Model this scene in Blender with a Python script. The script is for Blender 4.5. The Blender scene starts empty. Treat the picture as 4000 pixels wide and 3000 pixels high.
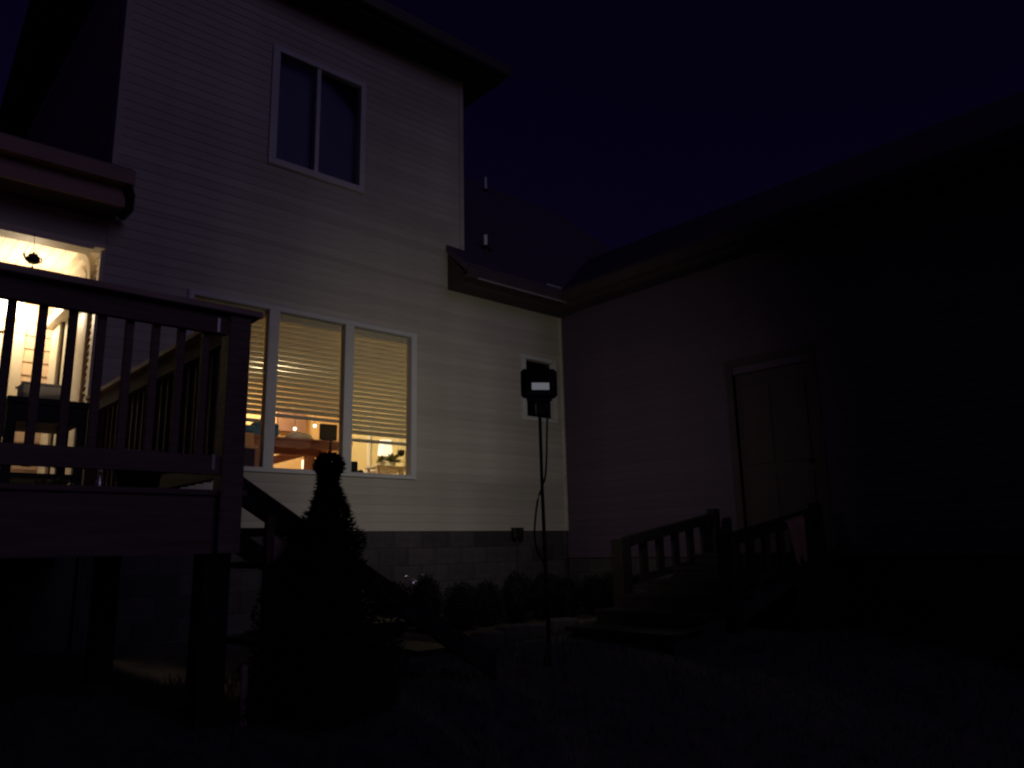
import bpy, bmesh, math, random
from mathutils import Matrix, Vector
random.seed(7)
S = bpy.context.scene
COL = S.collection

# ------------------------------------------------------------------ camera
# world frame: X runs along the back wall of the house, Y into the house, Z up; eye at the origin
r = Vector((0.74618, -0.66541, -0.02092)); u = Vector((-0.12322, -0.16893, 0.97790)); w = Vector((0.65424, 0.72711, 0.20805))
cd = bpy.data.cameras.new('camera'); cam = bpy.data.objects.new('camera', cd); COL.objects.link(cam)
cd.sensor_fit = 'HORIZONTAL'; cd.sensor_width = 36; cd.lens = 27.0
cd.clip_start = 0.05; cd.clip_end = 1000
cam.matrix_world = Matrix(((r.x, u.x, -w.x, 0), (r.y, u.y, -w.y, 0), (r.z, u.z, -w.z, 0), (0, 0, 0, 1)))
S.camera = cam

# ------------------------------------------------------------------ night sky, added moonlight, exposure
SUN_ELEV = math.radians(22); SUN_AZ = math.radians(177)       # behind the camera, square on to the back wall
wd = bpy.data.worlds.new('World'); S.world = wd; wd.use_nodes = True
nt = wd.node_tree; nt.nodes.clear()
out = nt.nodes.new('ShaderNodeOutputWorld'); bg = nt.nodes.new('ShaderNodeBackground')
sky = nt.nodes.new('ShaderNodeTexSky'); sky.sky_type = 'NISHITA'; sky.sun_disc = False
sky.sun_elevation = SUN_ELEV; sky.sun_rotation = SUN_AZ; sky.air_density = 1.0; sky.dust_density = 0.3
tint = nt.nodes.new('ShaderNodeMix'); tint.data_type = 'RGBA'; tint.blend_type = 'MULTIPLY'
tint.inputs[0].default_value = 1.0; tint.inputs[7].default_value = (1.05, 0.30, 1.75, 1)
nt.links.new(sky.outputs[0], tint.inputs[6]); nt.links.new(tint.outputs[2], bg.inputs[0])
bg.inputs[1].default_value = 0.0012; nt.links.new(bg.outputs[0], out.inputs[0])
sl = bpy.data.lights.new('moon_fill', 'SUN'); sl.energy = 0.062; sl.angle = math.radians(30); sl.color = (0.90, 0.76, 1.35)  # unseen moon, added to light the back wall
so = bpy.data.objects.new('moon_fill', sl); COL.objects.link(so)
sd = Vector((math.sin(SUN_AZ) * math.cos(SUN_ELEV), math.cos(SUN_AZ) * math.cos(SUN_ELEV), math.sin(SUN_ELEV)))
so.rotation_euler = sd.to_track_quat('Z', 'Y').to_euler(); so.location = sd * 30
S.view_settings.view_transform = 'Standard'; S.view_settings.look = 'None'
S.view_settings.exposure = 0; S.view_settings.gamma = 1; S.view_settings.use_curve_mapping = False
S.render.engine = 'CYCLES'
S.cycles.use_denoising = True; S.cycles.max_bounces = 8; S.cycles.diffuse_bounces = 5; S.cycles.transparent_max_bounces = 12
S.cycles.caustics_reflective = False; S.cycles.caustics_refractive = False
S.cycles.sample_clamp_indirect = 3.0; S.cycles.filter_width = 2.3
FLOOD_W = 70.0; PORCH_W = 42.0; ROOM_W = 125.0

# ------------------------------------------------------------------ materials
def mat(name, col, rough=0.7, var=0.15, scale=8.0, bump=0.0, metal=0.0, objvar=0.0, stretch=(1, 1, 1), spec=0.3, transl=0.0):
    m = bpy.data.materials.new(name); m.use_nodes = True; n = m.node_tree; L = n.links
    b = n.nodes['Principled BSDF']; b.inputs['Roughness'].default_value = rough; b.inputs['Metallic'].default_value = metal
    b.inputs['Specular IOR Level'].default_value = spec
    tc = n.nodes.new('ShaderNodeTexCoord'); mp = n.nodes.new('ShaderNodeMapping'); mp.inputs['Scale'].default_value = stretch
    L.new(tc.outputs['Object'], mp.inputs[0])
    nz = n.nodes.new('ShaderNodeTexNoise'); nz.inputs['Scale'].default_value = scale; nz.inputs['Detail'].default_value = 6
    L.new(mp.outputs[0], nz.inputs['Vector'])
    rp = n.nodes.new('ShaderNodeMapRange'); rp.inputs[1].default_value = 0.25; rp.inputs[2].default_value = 0.75
    rp.inputs[3].default_value = 1 - var; rp.inputs[4].default_value = 1 + var
    L.new(nz.outputs[0], rp.inputs[0])
    val = rp.outputs[0]
    if objvar:
        oi = n.nodes.new('ShaderNodeObjectInfo'); mr = n.nodes.new('ShaderNodeMapRange')
        mr.inputs[3].default_value = 1 - objvar; mr.inputs[4].default_value = 1 + objvar
        L.new(oi.outputs['Random'], mr.inputs[0])
        mm = n.nodes.new('ShaderNodeMath'); mm.operation = 'MULTIPLY'; L.new(val, mm.inputs[0]); L.new(mr.outputs[0], mm.inputs[1]); val = mm.outputs[0]
    vm = n.nodes.new('ShaderNodeVectorMath'); vm.operation = 'SCALE'; vm.inputs[0].default_value = col; L.new(val, vm.inputs['Scale'])
    L.new(vm.outputs[0], b.inputs['Base Color'])
    if bump:
        bp = n.nodes.new('ShaderNodeBump'); bp.inputs['Strength'].default_value = bump; bp.inputs['Distance'].default_value = 0.01
        L.new(nz.outputs[0], bp.inputs['Height']); L.new(bp.outputs[0], b.inputs['Normal'])
    if transl:
        tr = n.nodes.new('ShaderNodeBsdfTranslucent'); L.new(vm.outputs[0], tr.inputs[0])
        mx = n.nodes.new('ShaderNodeMixShader'); mx.inputs[0].default_value = transl
        L.new(b.outputs[0], mx.inputs[1]); L.new(tr.outputs[0], mx.inputs[2]); L.new(mx.outputs[0], n.nodes['Material Output'].inputs[0])
    return m

def glass(name, tintc=(0.95, 0.97, 1.0), refl=1.0):
    m = bpy.data.materials.new(name); m.use_nodes = True; n = m.node_tree; L = n.links
    n.nodes.remove(n.nodes['Principled BSDF'])
    t = n.nodes.new('ShaderNodeBsdfTransparent'); t.inputs[0].default_value = (*tintc, 1)
    g = n.nodes.new('ShaderNodeBsdfGlossy'); g.inputs['Roughness'].default_value = 0.03
    f = n.nodes.new('ShaderNodeFresnel'); f.inputs[0].default_value = 1.5
    mx = n.nodes.new('ShaderNodeMixShader'); L.new(f.outputs[0], mx.inputs[0]); L.new(t.outputs[0], mx.inputs[1]); L.new(g.outputs[0], mx.inputs[2])
    L.new(mx.outputs[0], n.nodes['Material Output'].inputs[0]); return m

def emit(name, col, s):
    m = bpy.data.materials.new(name); m.use_nodes = True; n = m.node_tree
    b = n.nodes['Principled BSDF']; b.inputs['Base Color'].default_value = (0.8, 0.8, 0.8, 1)
    b.inputs['Emission Color'].default_value = (*col, 1); b.inputs['Emission Strength'].default_value = s; return m

M = dict(
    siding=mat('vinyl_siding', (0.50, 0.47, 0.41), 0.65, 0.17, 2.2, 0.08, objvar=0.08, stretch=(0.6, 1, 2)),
    wing_siding_shaded=mat('wing_siding_shaded', (0.10, 0.068, 0.115), 0.7, 0.10, 3.0, 0.05, objvar=0.05, stretch=(0.6, 1, 2)),  # darker than the house siding: the wing's shade is in the colour
    shadewood=mat('shaded_wood', (0.016, 0.011, 0.012), 0.8, 0.3, 5, 0.2, objvar=0.2),  # near-black wood, shade on steps and posts painted into it
    cap=mat('lightened_cap', (0.42, 0.31, 0.27), 0.75, 0.3, 4, 0.25, stretch=(1, 8, 8)),  # cap wood lightened to carry the lamp light on the rail tops
    curtain=mat('pale_curtain', (0.30, 0.28, 0.36), 0.9, 0.1, 4),
    porch_siding=mat('porch_siding', (0.62, 0.47, 0.33), 0.6, 0.08, 3.0, 0.05, objvar=0.04, stretch=(0.6, 1, 2)),
    trim=mat('white_trim', (0.62, 0.62, 0.62), 0.5, 0.06, 6),
    cream=mat('cream_trim', (0.68, 0.60, 0.47), 0.5, 0.05, 5),
    fascia=mat('brown_fascia', (0.06, 0.04, 0.045), 0.5, 0.12, 4),
    gutter=mat('gutter_metal', (0.07, 0.05, 0.055), 0.35, 0.10, 4, spec=0.5),
    porch_fascia_lit=mat('porch_fascia_lit', (0.30, 0.18, 0.16), 0.5, 0.12, 4),  # lighter copy of the fascia, porch light put into its colour
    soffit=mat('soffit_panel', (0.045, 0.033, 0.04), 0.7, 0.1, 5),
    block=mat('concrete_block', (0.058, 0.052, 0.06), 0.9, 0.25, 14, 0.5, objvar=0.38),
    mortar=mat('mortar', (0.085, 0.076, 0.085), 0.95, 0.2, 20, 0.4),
    shingle=mat('asphalt_shingle', (0.10, 0.075, 0.13), 0.95, 0.35, 30, 0.6),
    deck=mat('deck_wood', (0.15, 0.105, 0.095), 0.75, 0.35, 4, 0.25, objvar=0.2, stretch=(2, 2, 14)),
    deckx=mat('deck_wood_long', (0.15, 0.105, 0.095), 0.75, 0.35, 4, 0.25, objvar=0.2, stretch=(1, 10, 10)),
    deckd=mat('deck_wood_shaded', (0.085, 0.052, 0.045), 0.8, 0.35, 4, 0.25, objvar=0.2, stretch=(2, 2, 14)),  # darker copy of the deck wood, shades the side rail by colour
    black=mat('black_metal', (0.012, 0.012, 0.013), 0.5, 0.1, 10),
    rubber=mat('black_cable', (0.015, 0.013, 0.013), 0.6, 0.1, 10),
    label=emit('label_added_glow', (0.8, 0.86, 0.9), 0.115),  # pale label given a glow of its own, not a lamp
    needle=mat('spruce_needles', (0.015, 0.02, 0.017), 0.9, 0.3, 6, spec=0.1),
    leaf=mat('boxwood_leaf', (0.007, 0.009, 0.008), 0.95, 0.35, 6, spec=0.05),
    bark=mat('bark', (0.05, 0.035, 0.025), 0.9, 0.3, 10, 0.5),
    grass=mat('grass', (0.04, 0.045, 0.045), 0.9, 0.4, 3),
    soil=mat('soil_and_turf', (0.07, 0.06, 0.075), 1.0, 0.4, 6, 0.5),
    mulch=mat('mulch', (0.030, 0.020, 0.016), 1.0, 0.5, 30, 0.8),
    stone=mat('edging_stone', (0.05, 0.045, 0.045), 0.9, 0.3, 9, 0.5, objvar=0.3),
    blind=mat('blind_slat', (0.80, 0.75, 0.56), 0.5, 0.04, 5, transl=0.22),
    room=mat('cream_room_wall', (0.74, 0.63, 0.36), 0.8, 0.03, 3),
    ceil=mat('room_ceiling', (0.75, 0.72, 0.62), 0.8, 0.03, 3),
    orange=mat('tan_room_wall', (0.72, 0.45, 0.22), 0.8, 0.04, 3),
    oak=mat('stained_oak', (0.44, 0.20, 0.105), 0.45, 0.25, 5, 0.1, stretch=(1, 8, 8)),
    floorw=mat('room_floor', (0.30, 0.19, 0.10), 0.5, 0.2, 4, stretch=(1, 9, 1)),
    white=mat('white_paint', (0.80, 0.79, 0.75), 0.5, 0.05, 5),
    paper=mat('paper', (0.82, 0.82, 0.80), 0.7, 0.05, 9),
    blue=mat('blue_cloth', (0.06, 0.19, 0.36), 0.7, 0.2, 9),
    redbrown=mat('redbrown_panel', (0.24, 0.12, 0.08), 0.5, 0.2, 5),
    screen=mat('dark_screen', (0.02, 0.016, 0.022), 0.25, 0.1, 5, spec=0.5),
    dark=mat('dark_cloth', (0.03, 0.027, 0.03), 0.8, 0.1, 5),
    plant=mat('house_plant', (0.20, 0.23, 0.10), 0.6, 0.25, 8),
    greyplastic=mat('grey_plastic', (0.55, 0.55, 0.57), 0.45, 0.08, 5),
    milky=mat('milky_plastic', (0.80, 0.80, 0.82), 0.4, 0.08, 5, transl=0.88),
    bucket=mat('navy_plastic', (0.012, 0.016, 0.05), 0.5, 0.1, 5),
    iron=mat('cast_iron', (0.06, 0.055, 0.05), 0.5, 0.2, 20, metal=0.5),
    steel=mat('galvanised_steel', (0.55, 0.55, 0.55), 0.35, 0.1, 12, metal=0.6),
    pvc=mat('white_pipe', (0.8, 0.8, 0.8), 0.5, 0.05, 8),
    cloth=mat('red_towel', (0.26, 0.15, 0.11), 0.9, 0.2, 6),
    doorp=mat('door_paint', (0.06, 0.042, 0.055), 0.5, 0.08, 4),
    foil=mat('foil', (0.8, 0.8, 0.82), 0.2, 0.1, 30, 0.4, metal=0.9),
    glass=glass('window_glass'),
    dglass=glass('dark_window_glass', (0.9, 0.92, 0.97)),
    globe=emit('lit_frosted_glass', (1.0, 0.86, 0.62), 7.0),
    bulb=emit('lit_bulb', (1.0, 0.85, 0.58), 6.0),
    shade=emit('lit_shade', (1.0, 0.84, 0.55), 1.3),
    dim=emit('added_led_glow', (1.0, 0.88, 0.78), 0.4),  # added glow for the unseen front of the floodlight
)

# ------------------------------------------------------------------ mesh helpers
WM = {}
def link(o, parent=None):
    COL.objects.link(o)
    if parent is not None:
        o.parent = parent; o.matrix_parent_inverse = WM[parent.name].inverted()
    WM[o.name] = Matrix.Translation(o.location) @ Matrix.Rotation(o.rotation_euler.z, 4, 'Z')
    return o
def tag(o, label=None, cat=None, group=None, kind=None):
    if label: o['label'] = label
    if cat: o['category'] = cat
    if group: o['group'] = group
    if kind: o['kind'] = kind
    return o
def thing(name, loc, label, cat, group=None):
    o = bpy.data.objects.new(name, None); o.empty_display_size = 0.1; o.location = loc
    link(o); return tag(o, label, cat, group)

class MB:
    def __init__(s): s.v = []; s.f = []
    def add(s, vs, fs):
        k = len(s.v); s.v += [tuple(p) for p in vs]; s.f += [tuple(i + k for i in f) for f in fs]; return s
    def box(s, x0, x1, y0, y1, z0, z1):
        vs = [(x0, y0, z0), (x1, y0, z0), (x1, y1, z0), (x0, y1, z0), (x0, y0, z1), (x1, y0, z1), (x1, y1, z1), (x0, y1, z1)]
        return s.add(vs, [(0, 3, 2, 1), (4, 5, 6, 7), (0, 1, 5, 4), (1, 2, 6, 5), (2, 3, 7, 6), (3, 0, 4, 7)])
    def beam(s, a, b, wd, ht, up=(0, 0, 1)):
        a = Vector(a); b = Vector(b); d = (b - a).normalized(); sd = d.cross(Vector(up)).normalized(); uu = sd.cross(d)
        vs = []
        for p in (a, b):
            for i, j in ((-1, -1), (1, -1), (1, 1), (-1, 1)): vs.append(p + sd * (i * wd / 2) + uu * (j * ht / 2))
        return s.add(vs, [(0, 1, 2, 3), (7, 6, 5, 4), (0, 4, 5, 1), (1, 5, 6, 2), (2, 6, 7, 3), (3, 7, 4, 0)])
    def tube(s, pts, rad, n=8, caps=True):
        pts = [Vector(p) for p in pts]; rings = []
        rads = rad if isinstance(rad, (list, tuple)) else [rad] * len(pts)
        for i, p in enumerate(pts):
            d = (pts[min(i + 1, len(pts) - 1)] - pts[max(i - 1, 0)]).normalized()
            ref = Vector((0, 0, 1)) if abs(d.z) < 0.9 else Vector((1, 0, 0))
            a = d.cross(ref).normalized(); b = a.cross(d)
            rings.append([p + (a * math.cos(t) + b * math.sin(t)) * rads[i] for t in [2 * math.pi * k / n for k in range(n)]])
        vs = [q for g in rings for q in g]; fs = []
        for i in range(len(pts) - 1):
            for k in range(n):
                fs.append((i * n + k, i * n + (k + 1) % n, (i + 1) * n + (k + 1) % n, (i + 1) * n + k))
        if caps: fs += [tuple(range(n))[::-1], tuple((len(pts) - 1) * n + k for k in range(n))]
        return s.add(vs, fs)
    def lathe(s, prof, c, n=16):
        vs = []; fs = []
        for rr, zz in prof:
            for k in range(n):
                t = 2 * math.pi * k / n; vs.append((c[0] + rr * math.cos(t), c[1] + rr * math.sin(t), c[2] + zz))
        for i in range(len(prof) - 1):
            for k in range(n): fs.append((i * n + k, i * n + (k + 1) % n, (i + 1) * n + (k + 1) % n, (i + 1) * n + k))
        fs += [tuple(range(n))[::-1], tuple((len(prof) - 1) * n + k for k in range(n))]
        return s.add(vs, fs)
    def ball(s, c, rx, ry=None, rz=None, n=14, m=8, jit=0):
        ry = ry or rx; rz = rz or rx; vs = []; fs = []
        for i in range(m + 1):
            ph = math.pi * i / m
            for k in range(n):
                t = 2 * math.pi * k / n; q = 1 + random.uniform(-jit, jit)
                vs.append((c[0] + rx * q * math.sin(ph) * math.cos(t), c[1] + ry * q * math.sin(ph) * math.sin(t), c[2] - rz * q * math.cos(ph)))
        for i in range(m):
            for k in range(n): fs.append((i * n + k, i * n + (k + 1) % n, (i + 1) * n + (k + 1) % n, (i + 1) * n + k))
        return s.add(vs, fs)
    def mesh(s, name, m, bevel=0, smooth=False):
        me = bpy.data.meshes.new(name); me.from_pydata(s.v, [], s.f); me.validate()
        if bevel:
            bm = bmesh.new(); bm.from_mesh(me)
            bmesh.ops.bevel(bm, geom=bm.edges[:], offset=bevel, segments=1, profile=0.5, affect='EDGES'); bm.to_mesh(me); bm.free()
        me.materials.append(m)
        if smooth: me.polygons.foreach_set('use_smooth', [True] * len(me.polygons))
        me.update(); return me
    def build(s, name, m, parent=None, bevel=0, smooth=False):
        return link(bpy.data.objects.new(name, s.mesh(name, m, bevel, smooth)), parent)
def box(name, m, parent, x0, x1, y0, y1, z0, z1, bevel=0):
    return MB().box(x0, x1, y0, y1, z0, z1).build(name, m, parent, bevel)
def place(name, me, parent, loc, rz=0):
    o = bpy.data.objects.new(name, me); o.location = loc; o.rotation_euler.z = rz; return link(o, parent)

def holes_wall(mb, u0, u1, z0, z1, holes, put):
    us = sorted({u0, u1, *[h[0] for h in holes], *[h[1] for h in holes]}); zs = sorted({z0, z1, *[h[2] for h in holes], *[h[3] for h in holes]})
    us = [q for q in us if u0 <= q <= u1]; zs = [q for q in zs if z0 <= q <= z1]
    for a, b in zip(us, us[1:]):
        for c, d in zip(zs, zs[1:]):
            if any(h[0] <= (a + b) / 2 <= h[1] and h[2] <= (c + d) / 2 <= h[3] for h in holes): continue
            put(mb, a, b, c, d)
BC = {}
def board_mesh(L, e, m, t=0.010):
    key = (round(L, 3), e, m.name, t)
    if key not in BC:
        prof = [(0.0, 0.0), (-t, 0.0), (-t, 0.008), (-0.004, e), (0.0, e)]
        vs = [(x, y, z) for x in (0, L) for y, z in prof]; k = len(prof)
        fs = [tuple(range(k))[::-1], tuple(range(k, 2 * k))] + [(i, (i + 1) % k, k + (i + 1) % k, k + i) for i in range(k)]
        BC[key] = MB().add(vs, [f[::-1] for f in fs]).mesh('siding_board', m)
    return BC[key]
def siding(parent, plane, axis, u0, u1, z0, z1, e, holes, m, th=0.010):
    z = z0
    while z < z1 - 0.01:
        h = min(e, z1 - z); zc = z + h / 2; segs = [(u0, u1)]
        for a, b, c, d in holes:
            if c <= zc <= d:
                ns = []
                for p, q in segs:
                    if b <= p or a >= q: ns.append((p, q)); continue
                    if a > p: ns.append((p, a))
                    if b < q: ns.append((b, q))
                segs = ns
        for p, q in segs:
            if q - p < 0.01: continue
            me = board_mesh(q - p, h, m, th)
            if axis == 'x': place('siding_board', me, parent, (p, plane, z))
            else: place('siding_board', me, parent, (plane, q, z), -math.pi / 2)
        z += e

DZ = 0.32; DY = 3.96; DX = 1.66      # deck height, front edge, right edge
# ------------------------------------------------------------------ ground
def gz(x, y):
    t = min(1, max(0, (y - 0.5) / 4.0)); t = t * t * (3 - 2 * t)
    return -1.40 + 0.58 * t + 0.025 * math.sin(x * 1.7 + y) * math.cos(y * 1.3)
def grid(name, xs, ys, zf, m):
    mb = MB(); nx = len(xs); vs = [(x, y, zf(x, y)) for y in ys for x in xs]
    fs = [(j * nx + i, j * nx + i + 1, (j + 1) * nx + i + 1, (j + 1) * nx + i) for j in range(len(ys) - 1) for i in range(nx - 1)]
    return mb.add(vs, fs).build(name, m, smooth=True)
cx = [-300, -100, -40, -20] + [-10 + 0.4 * i for i in range(61)] + [20, 40, 100, 300]
cy = [-300, -100, -40, -15] + [-6 + 0.4 * i for i in range(56)] + [20, 40, 100, 300]
tag(grid('lawn', cx, cy, gz, M['soil']), kind='structure')
bx = [3.0 + 0.25 * i for i in range(21)]; by = [5.3 + 0.25 * i for i in range(11)]
tag(grid('planting_bed', bx, by, lambda x, y: gz(x, y) + 0.05 + 0.02 * math.sin(9 * x + 5 * y), M['mulch']), kind='structure')
mb = MB()
for i in range(26000):
    t = random.random(); x = random.uniform(-1.5, 9.5); y = 1.2 + 4.1 * random.random()
    if x > 5.5 and 3.8 < y < 5.1: continue
    z = gz(x, y); h = random.uniform(0.03, 0.085); a = random.uniform(0, 6.28); dx, dy = 0.004 * math.cos(a), 0.004 * math.sin(a)
    mb.add([(x - dx, y - dy, z), (x + dx, y + dy, z), (x + random.uniform(-.03, .03), y + random.uniform(-.03, .03), z + h)], [(0, 1, 2)])
tag(mb.build('grass', M['grass']), 'short dark grass on the lawn in front of the deck', 'grass', kind='stuff')

# ------------------------------------------------------------------ house
house = thing('house', (5.0, 9.0, -0.82), 'two-storey house with pale lap siding, lit windows and attached low side wing', 'house')
LWX0, LWX1, LWZ0, LWZ1 = 2.56, 5.385, 0.83, 2.67
LOWER = [(LWX0 + .03, LWX1 - .03, LWZ0 + .03, LWZ1 - .03), (7.20, 7.87, 1.74, 2.69)]
UPPER = [(3.33 + .02, 4.58 - .02, 4.34 + .02, 5.86 - .02)]
mb = MB()
pf = lambda q, a, b, c, d: q.box(a, b, 7.80, 7.95, c, d)
holes_wall(mb, 1.765, 8.02, 0.217, 3.40, LOWER, pf); holes_wall(mb, 1.765, 6.15, 3.40, 6.56, UPPER, pf)
fw = mb.build('back_wall', M['siding'], house)
siding(fw, 7.80, 'x', 1.77, 8.00, 0.217, 3.42, 0.1016, LOWER, M['siding'])
siding(fw, 7.80, 'x', 1.77, 6.10, 3.4682 - 0.0508 + 0.0017, 6.56, 0.1016, UPPER, M['siding'])
box('corner_board', M['siding'], fw, 6.10, 6.17, 7.775, 7.95, 3.75, 6.555)
box('corner_board', M['siding'], fw, 1.745, 1.80, 7.776, 7.95, 3.56, 6.555)
box('corner_board', M['siding'], fw, 7.985, 8.03, 7.765, 7.82, 0.217, 3.38)
# rest of the shell
sw = MB().box(1.77, 1.90, 7.96, 14.0, 3.2, 6.55).build('side_wall', M['siding'], house)
siding(sw, 1.77, 'y', 7.97, 13.9, 3.5, 6.5, 0.1016, [], M['siding'])
MB().box(6.02, 6.15, 7.96, 14.0, 3.2, 6.55).build('side_wall', M['siding'], house)
MB().box(-6, 12, 14.0, 14.15, -0.8, 3.3).box(1.77, 6.15, 14.0, 14.15, 3.3, 6.5).build('far_wall', M['siding'], house)

# foundation of concrete blocks
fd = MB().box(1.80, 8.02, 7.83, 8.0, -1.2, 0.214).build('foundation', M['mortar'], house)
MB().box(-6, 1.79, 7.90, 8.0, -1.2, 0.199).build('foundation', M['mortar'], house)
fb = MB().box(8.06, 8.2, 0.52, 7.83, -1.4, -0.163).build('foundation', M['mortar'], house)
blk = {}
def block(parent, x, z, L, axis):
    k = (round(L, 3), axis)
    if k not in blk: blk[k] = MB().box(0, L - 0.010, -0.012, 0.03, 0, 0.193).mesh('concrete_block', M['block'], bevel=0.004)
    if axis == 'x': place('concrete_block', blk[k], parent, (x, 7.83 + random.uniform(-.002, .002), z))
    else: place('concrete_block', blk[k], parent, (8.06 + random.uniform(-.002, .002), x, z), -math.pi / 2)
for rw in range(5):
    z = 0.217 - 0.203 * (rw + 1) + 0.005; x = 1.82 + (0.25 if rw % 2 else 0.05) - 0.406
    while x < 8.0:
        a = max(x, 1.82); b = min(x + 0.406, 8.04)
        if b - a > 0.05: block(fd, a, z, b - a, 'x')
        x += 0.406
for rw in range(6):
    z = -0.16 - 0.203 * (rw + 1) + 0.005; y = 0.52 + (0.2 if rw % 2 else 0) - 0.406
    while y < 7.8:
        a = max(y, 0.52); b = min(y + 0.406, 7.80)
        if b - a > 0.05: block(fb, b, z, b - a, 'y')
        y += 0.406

# wing wall, with a door at the top of the side steps
DOOR = [(3.98 - .09, 4.94 + .09, -0.16, 1.97 + .09)]
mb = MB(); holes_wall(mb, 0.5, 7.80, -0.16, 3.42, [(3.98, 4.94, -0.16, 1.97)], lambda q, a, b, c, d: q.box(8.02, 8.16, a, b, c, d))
wb = mb.build('wing_wall', M['wing_siding_shaded'], house)
siding(wb, 8.02, 'y', 0.55, 7.78, -0.16, 3.42, 0.1016, DOOR, M['wing_siding_shaded'])
box('corner_board', M['wing_siding_shaded'], wb, 7.995, 8.10, 0.475, 0.56, -0.16, 3.42)
MB().box(8.17, 12.5, 0.5, 0.64, -1.4, 3.42).build('wing_end_wall', M['wing_siding_shaded'], house)
MB().box(12.4, 12.54, 0.65, 14, -0.8, 3.4).build('wing_far_wall', M['wing_siding_shaded'], house)
dr = MB().box(8.06, 8.10, 3.985, 4.935, -0.10, 1.965).build('side_door', M['doorp'], house)
for (ya, yb) in ((4.06, 4.42), (4.50, 4.86)):
    for za, zb in ((0.05, 0.75), (0.88, 1.82)): box('door_panel', M['doorp'], dr, 8.046, 8.062, ya, yb, za, zb, 0.006)
MB().ball((8.01, 4.06, 0.86), 0.03).tube([(8.06, 4.06, .86), (8.02, 4.06, .86)], 0.012).build('door_knob', M['black'], dr, smooth=True)
for n, a in (('door_casing', (8.0, 8.09, 3.885, 3.98, -0.12, 2.06)), ('door_casing', (8.0, 8.09, 4.94, 5.035, -0.12, 2.06)), ('door_casing', (7.998, 8.089, 3.885, 5.035, 2.06, 2.15))):
    box(n, M['doorp'], dr, *a)
box('door_threshold', M['deckx'], dr, 7.98, 8.14, 3.98, 4.94, -0.15, -0.10)

# roofs and eaves
def slab(name, pts, th, m, parent):
    lo = [(x, y, z - th) for x, y, z in pts]; n = len(pts)
    return MB().add(pts + lo, [tuple(range(n)), tuple(range(n, 2 * n))[::-1]] + [((i + 1) % n, i, n + i, n + (i + 1) % n) for i in range(n)]).build(name, m, parent)
r1 = slab('upper_roof', [(1.40, 7.33, 6.78), (6.62, 7.33, 6.78), (6.62, 10.9, 8.56), (1.40, 10.9, 8.56)], 0.05, M['shingle'], house)
slab('upper_roof', [(1.40, 10.9, 8.56), (6.62, 10.9, 8.56), (6.62, 14.5, 6.76), (1.40, 14.5, 6.76)], 0.05, M['shingle'], house)
box('fascia', M['fascia'], r1, 1.42, 6.60, 7.38, 7.41, 6.55, 6.74)
MB().add([(1.4, 7.25, 6.74), (1.4, 7.27, 6.60), (1.4, 7.38, 6.60), (1.4, 7.38, 6.74), (6.64, 7.25, 6.74), (6.64, 7.27, 6.60), (6.64, 7.38, 6.60), (6.64, 7.38, 6.74)],
         [(0, 1, 2, 3), (7, 6, 5, 4), (0, 4, 5, 1), (1, 5, 6, 2), (2, 6, 7, 3), (3, 7, 4, 0)]).build('gutter', M['gutter'], r1)
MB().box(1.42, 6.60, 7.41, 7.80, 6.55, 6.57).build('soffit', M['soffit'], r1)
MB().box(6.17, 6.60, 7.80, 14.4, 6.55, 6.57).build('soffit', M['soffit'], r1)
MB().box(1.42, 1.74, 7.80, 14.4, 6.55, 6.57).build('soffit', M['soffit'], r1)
# gable ends of the upper roof
for x in (1.80, 6.0):
    MB().add([(x, 7.8, 6.56), (x, 14.0, 6.56), (x, 10.9, 8.45), (x + .12, 7.8, 6.56), (x + .12, 14.0, 6.56), (x + .12, 10.9, 8.45)],
             [(0, 1, 2), (5, 4, 3), (0, 3, 4, 1), (1, 4, 5, 2), (2, 5, 3, 0)]).build('gable_wall', M['siding'], house)
# low roof to the right, running back from its eave
SL = 0.9
r2 = slab('low_roof', [(6.17, 7.36, 3.62), (12.6, 7.36, 3.62), (12.6, 12.2, 3.62 + SL * 4.84), (6.17, 12.2, 3.62 + SL * 4.84)], 0.10, M['shingle'], house)
slab('low_roof', [(5.86, 7.36, 3.62), (6.168, 7.36, 3.62), (6.168, 7.77, 3.62 + SL * .41), (5.86, 7.77, 3.62 + SL * .41)], 0.10, M['shingle'], house)
slab('low_roof', [(6.17, 12.2, 3.62 + SL * 4.84), (12.6, 12.2, 3.62 + SL * 4.84), (12.6, 14.6, 3.6), (6.17, 14.6, 3.6)], 0.10, M['shingle'], house)
box('fascia', M['fascia'], r2, 5.90, 7.66, 7.42, 7.45, 3.36, 3.56)
MB().box(5.86, 7.66, 7.31, 7.42, 3.43, 3.46).box(5.86, 7.66, 7.31, 7.33, 3.46, 3.57).build('gutter', M['gutter'], r2)
box('gutter_bead', M['steel'], r2, 6.02, 7.66, 7.298, 7.312, 3.415, 3.432)
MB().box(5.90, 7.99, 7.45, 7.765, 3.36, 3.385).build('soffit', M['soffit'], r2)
MB().add([(5.885, 7.43, 3.36), (5.885, 7.77, 3.36), (5.885, 7.77, 3.86), (5.885, 7.43, 3.52), (5.905, 7.43, 3.36), (5.905, 7.77, 3.36), (5.905, 7.77, 3.86), (5.905, 7.43, 3.52)],
         [(0, 3, 2, 1), (4, 5, 6, 7), (0, 1, 5, 4), (1, 2, 6, 5), (2, 3, 7, 6), (3, 0, 4, 7)]).build('eave_return', M['fascia'], r2)
box('flashing', M['steel'], r2, 7.38, 7.66, 7.40, 7.44, 3.60, 3.68)
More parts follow.
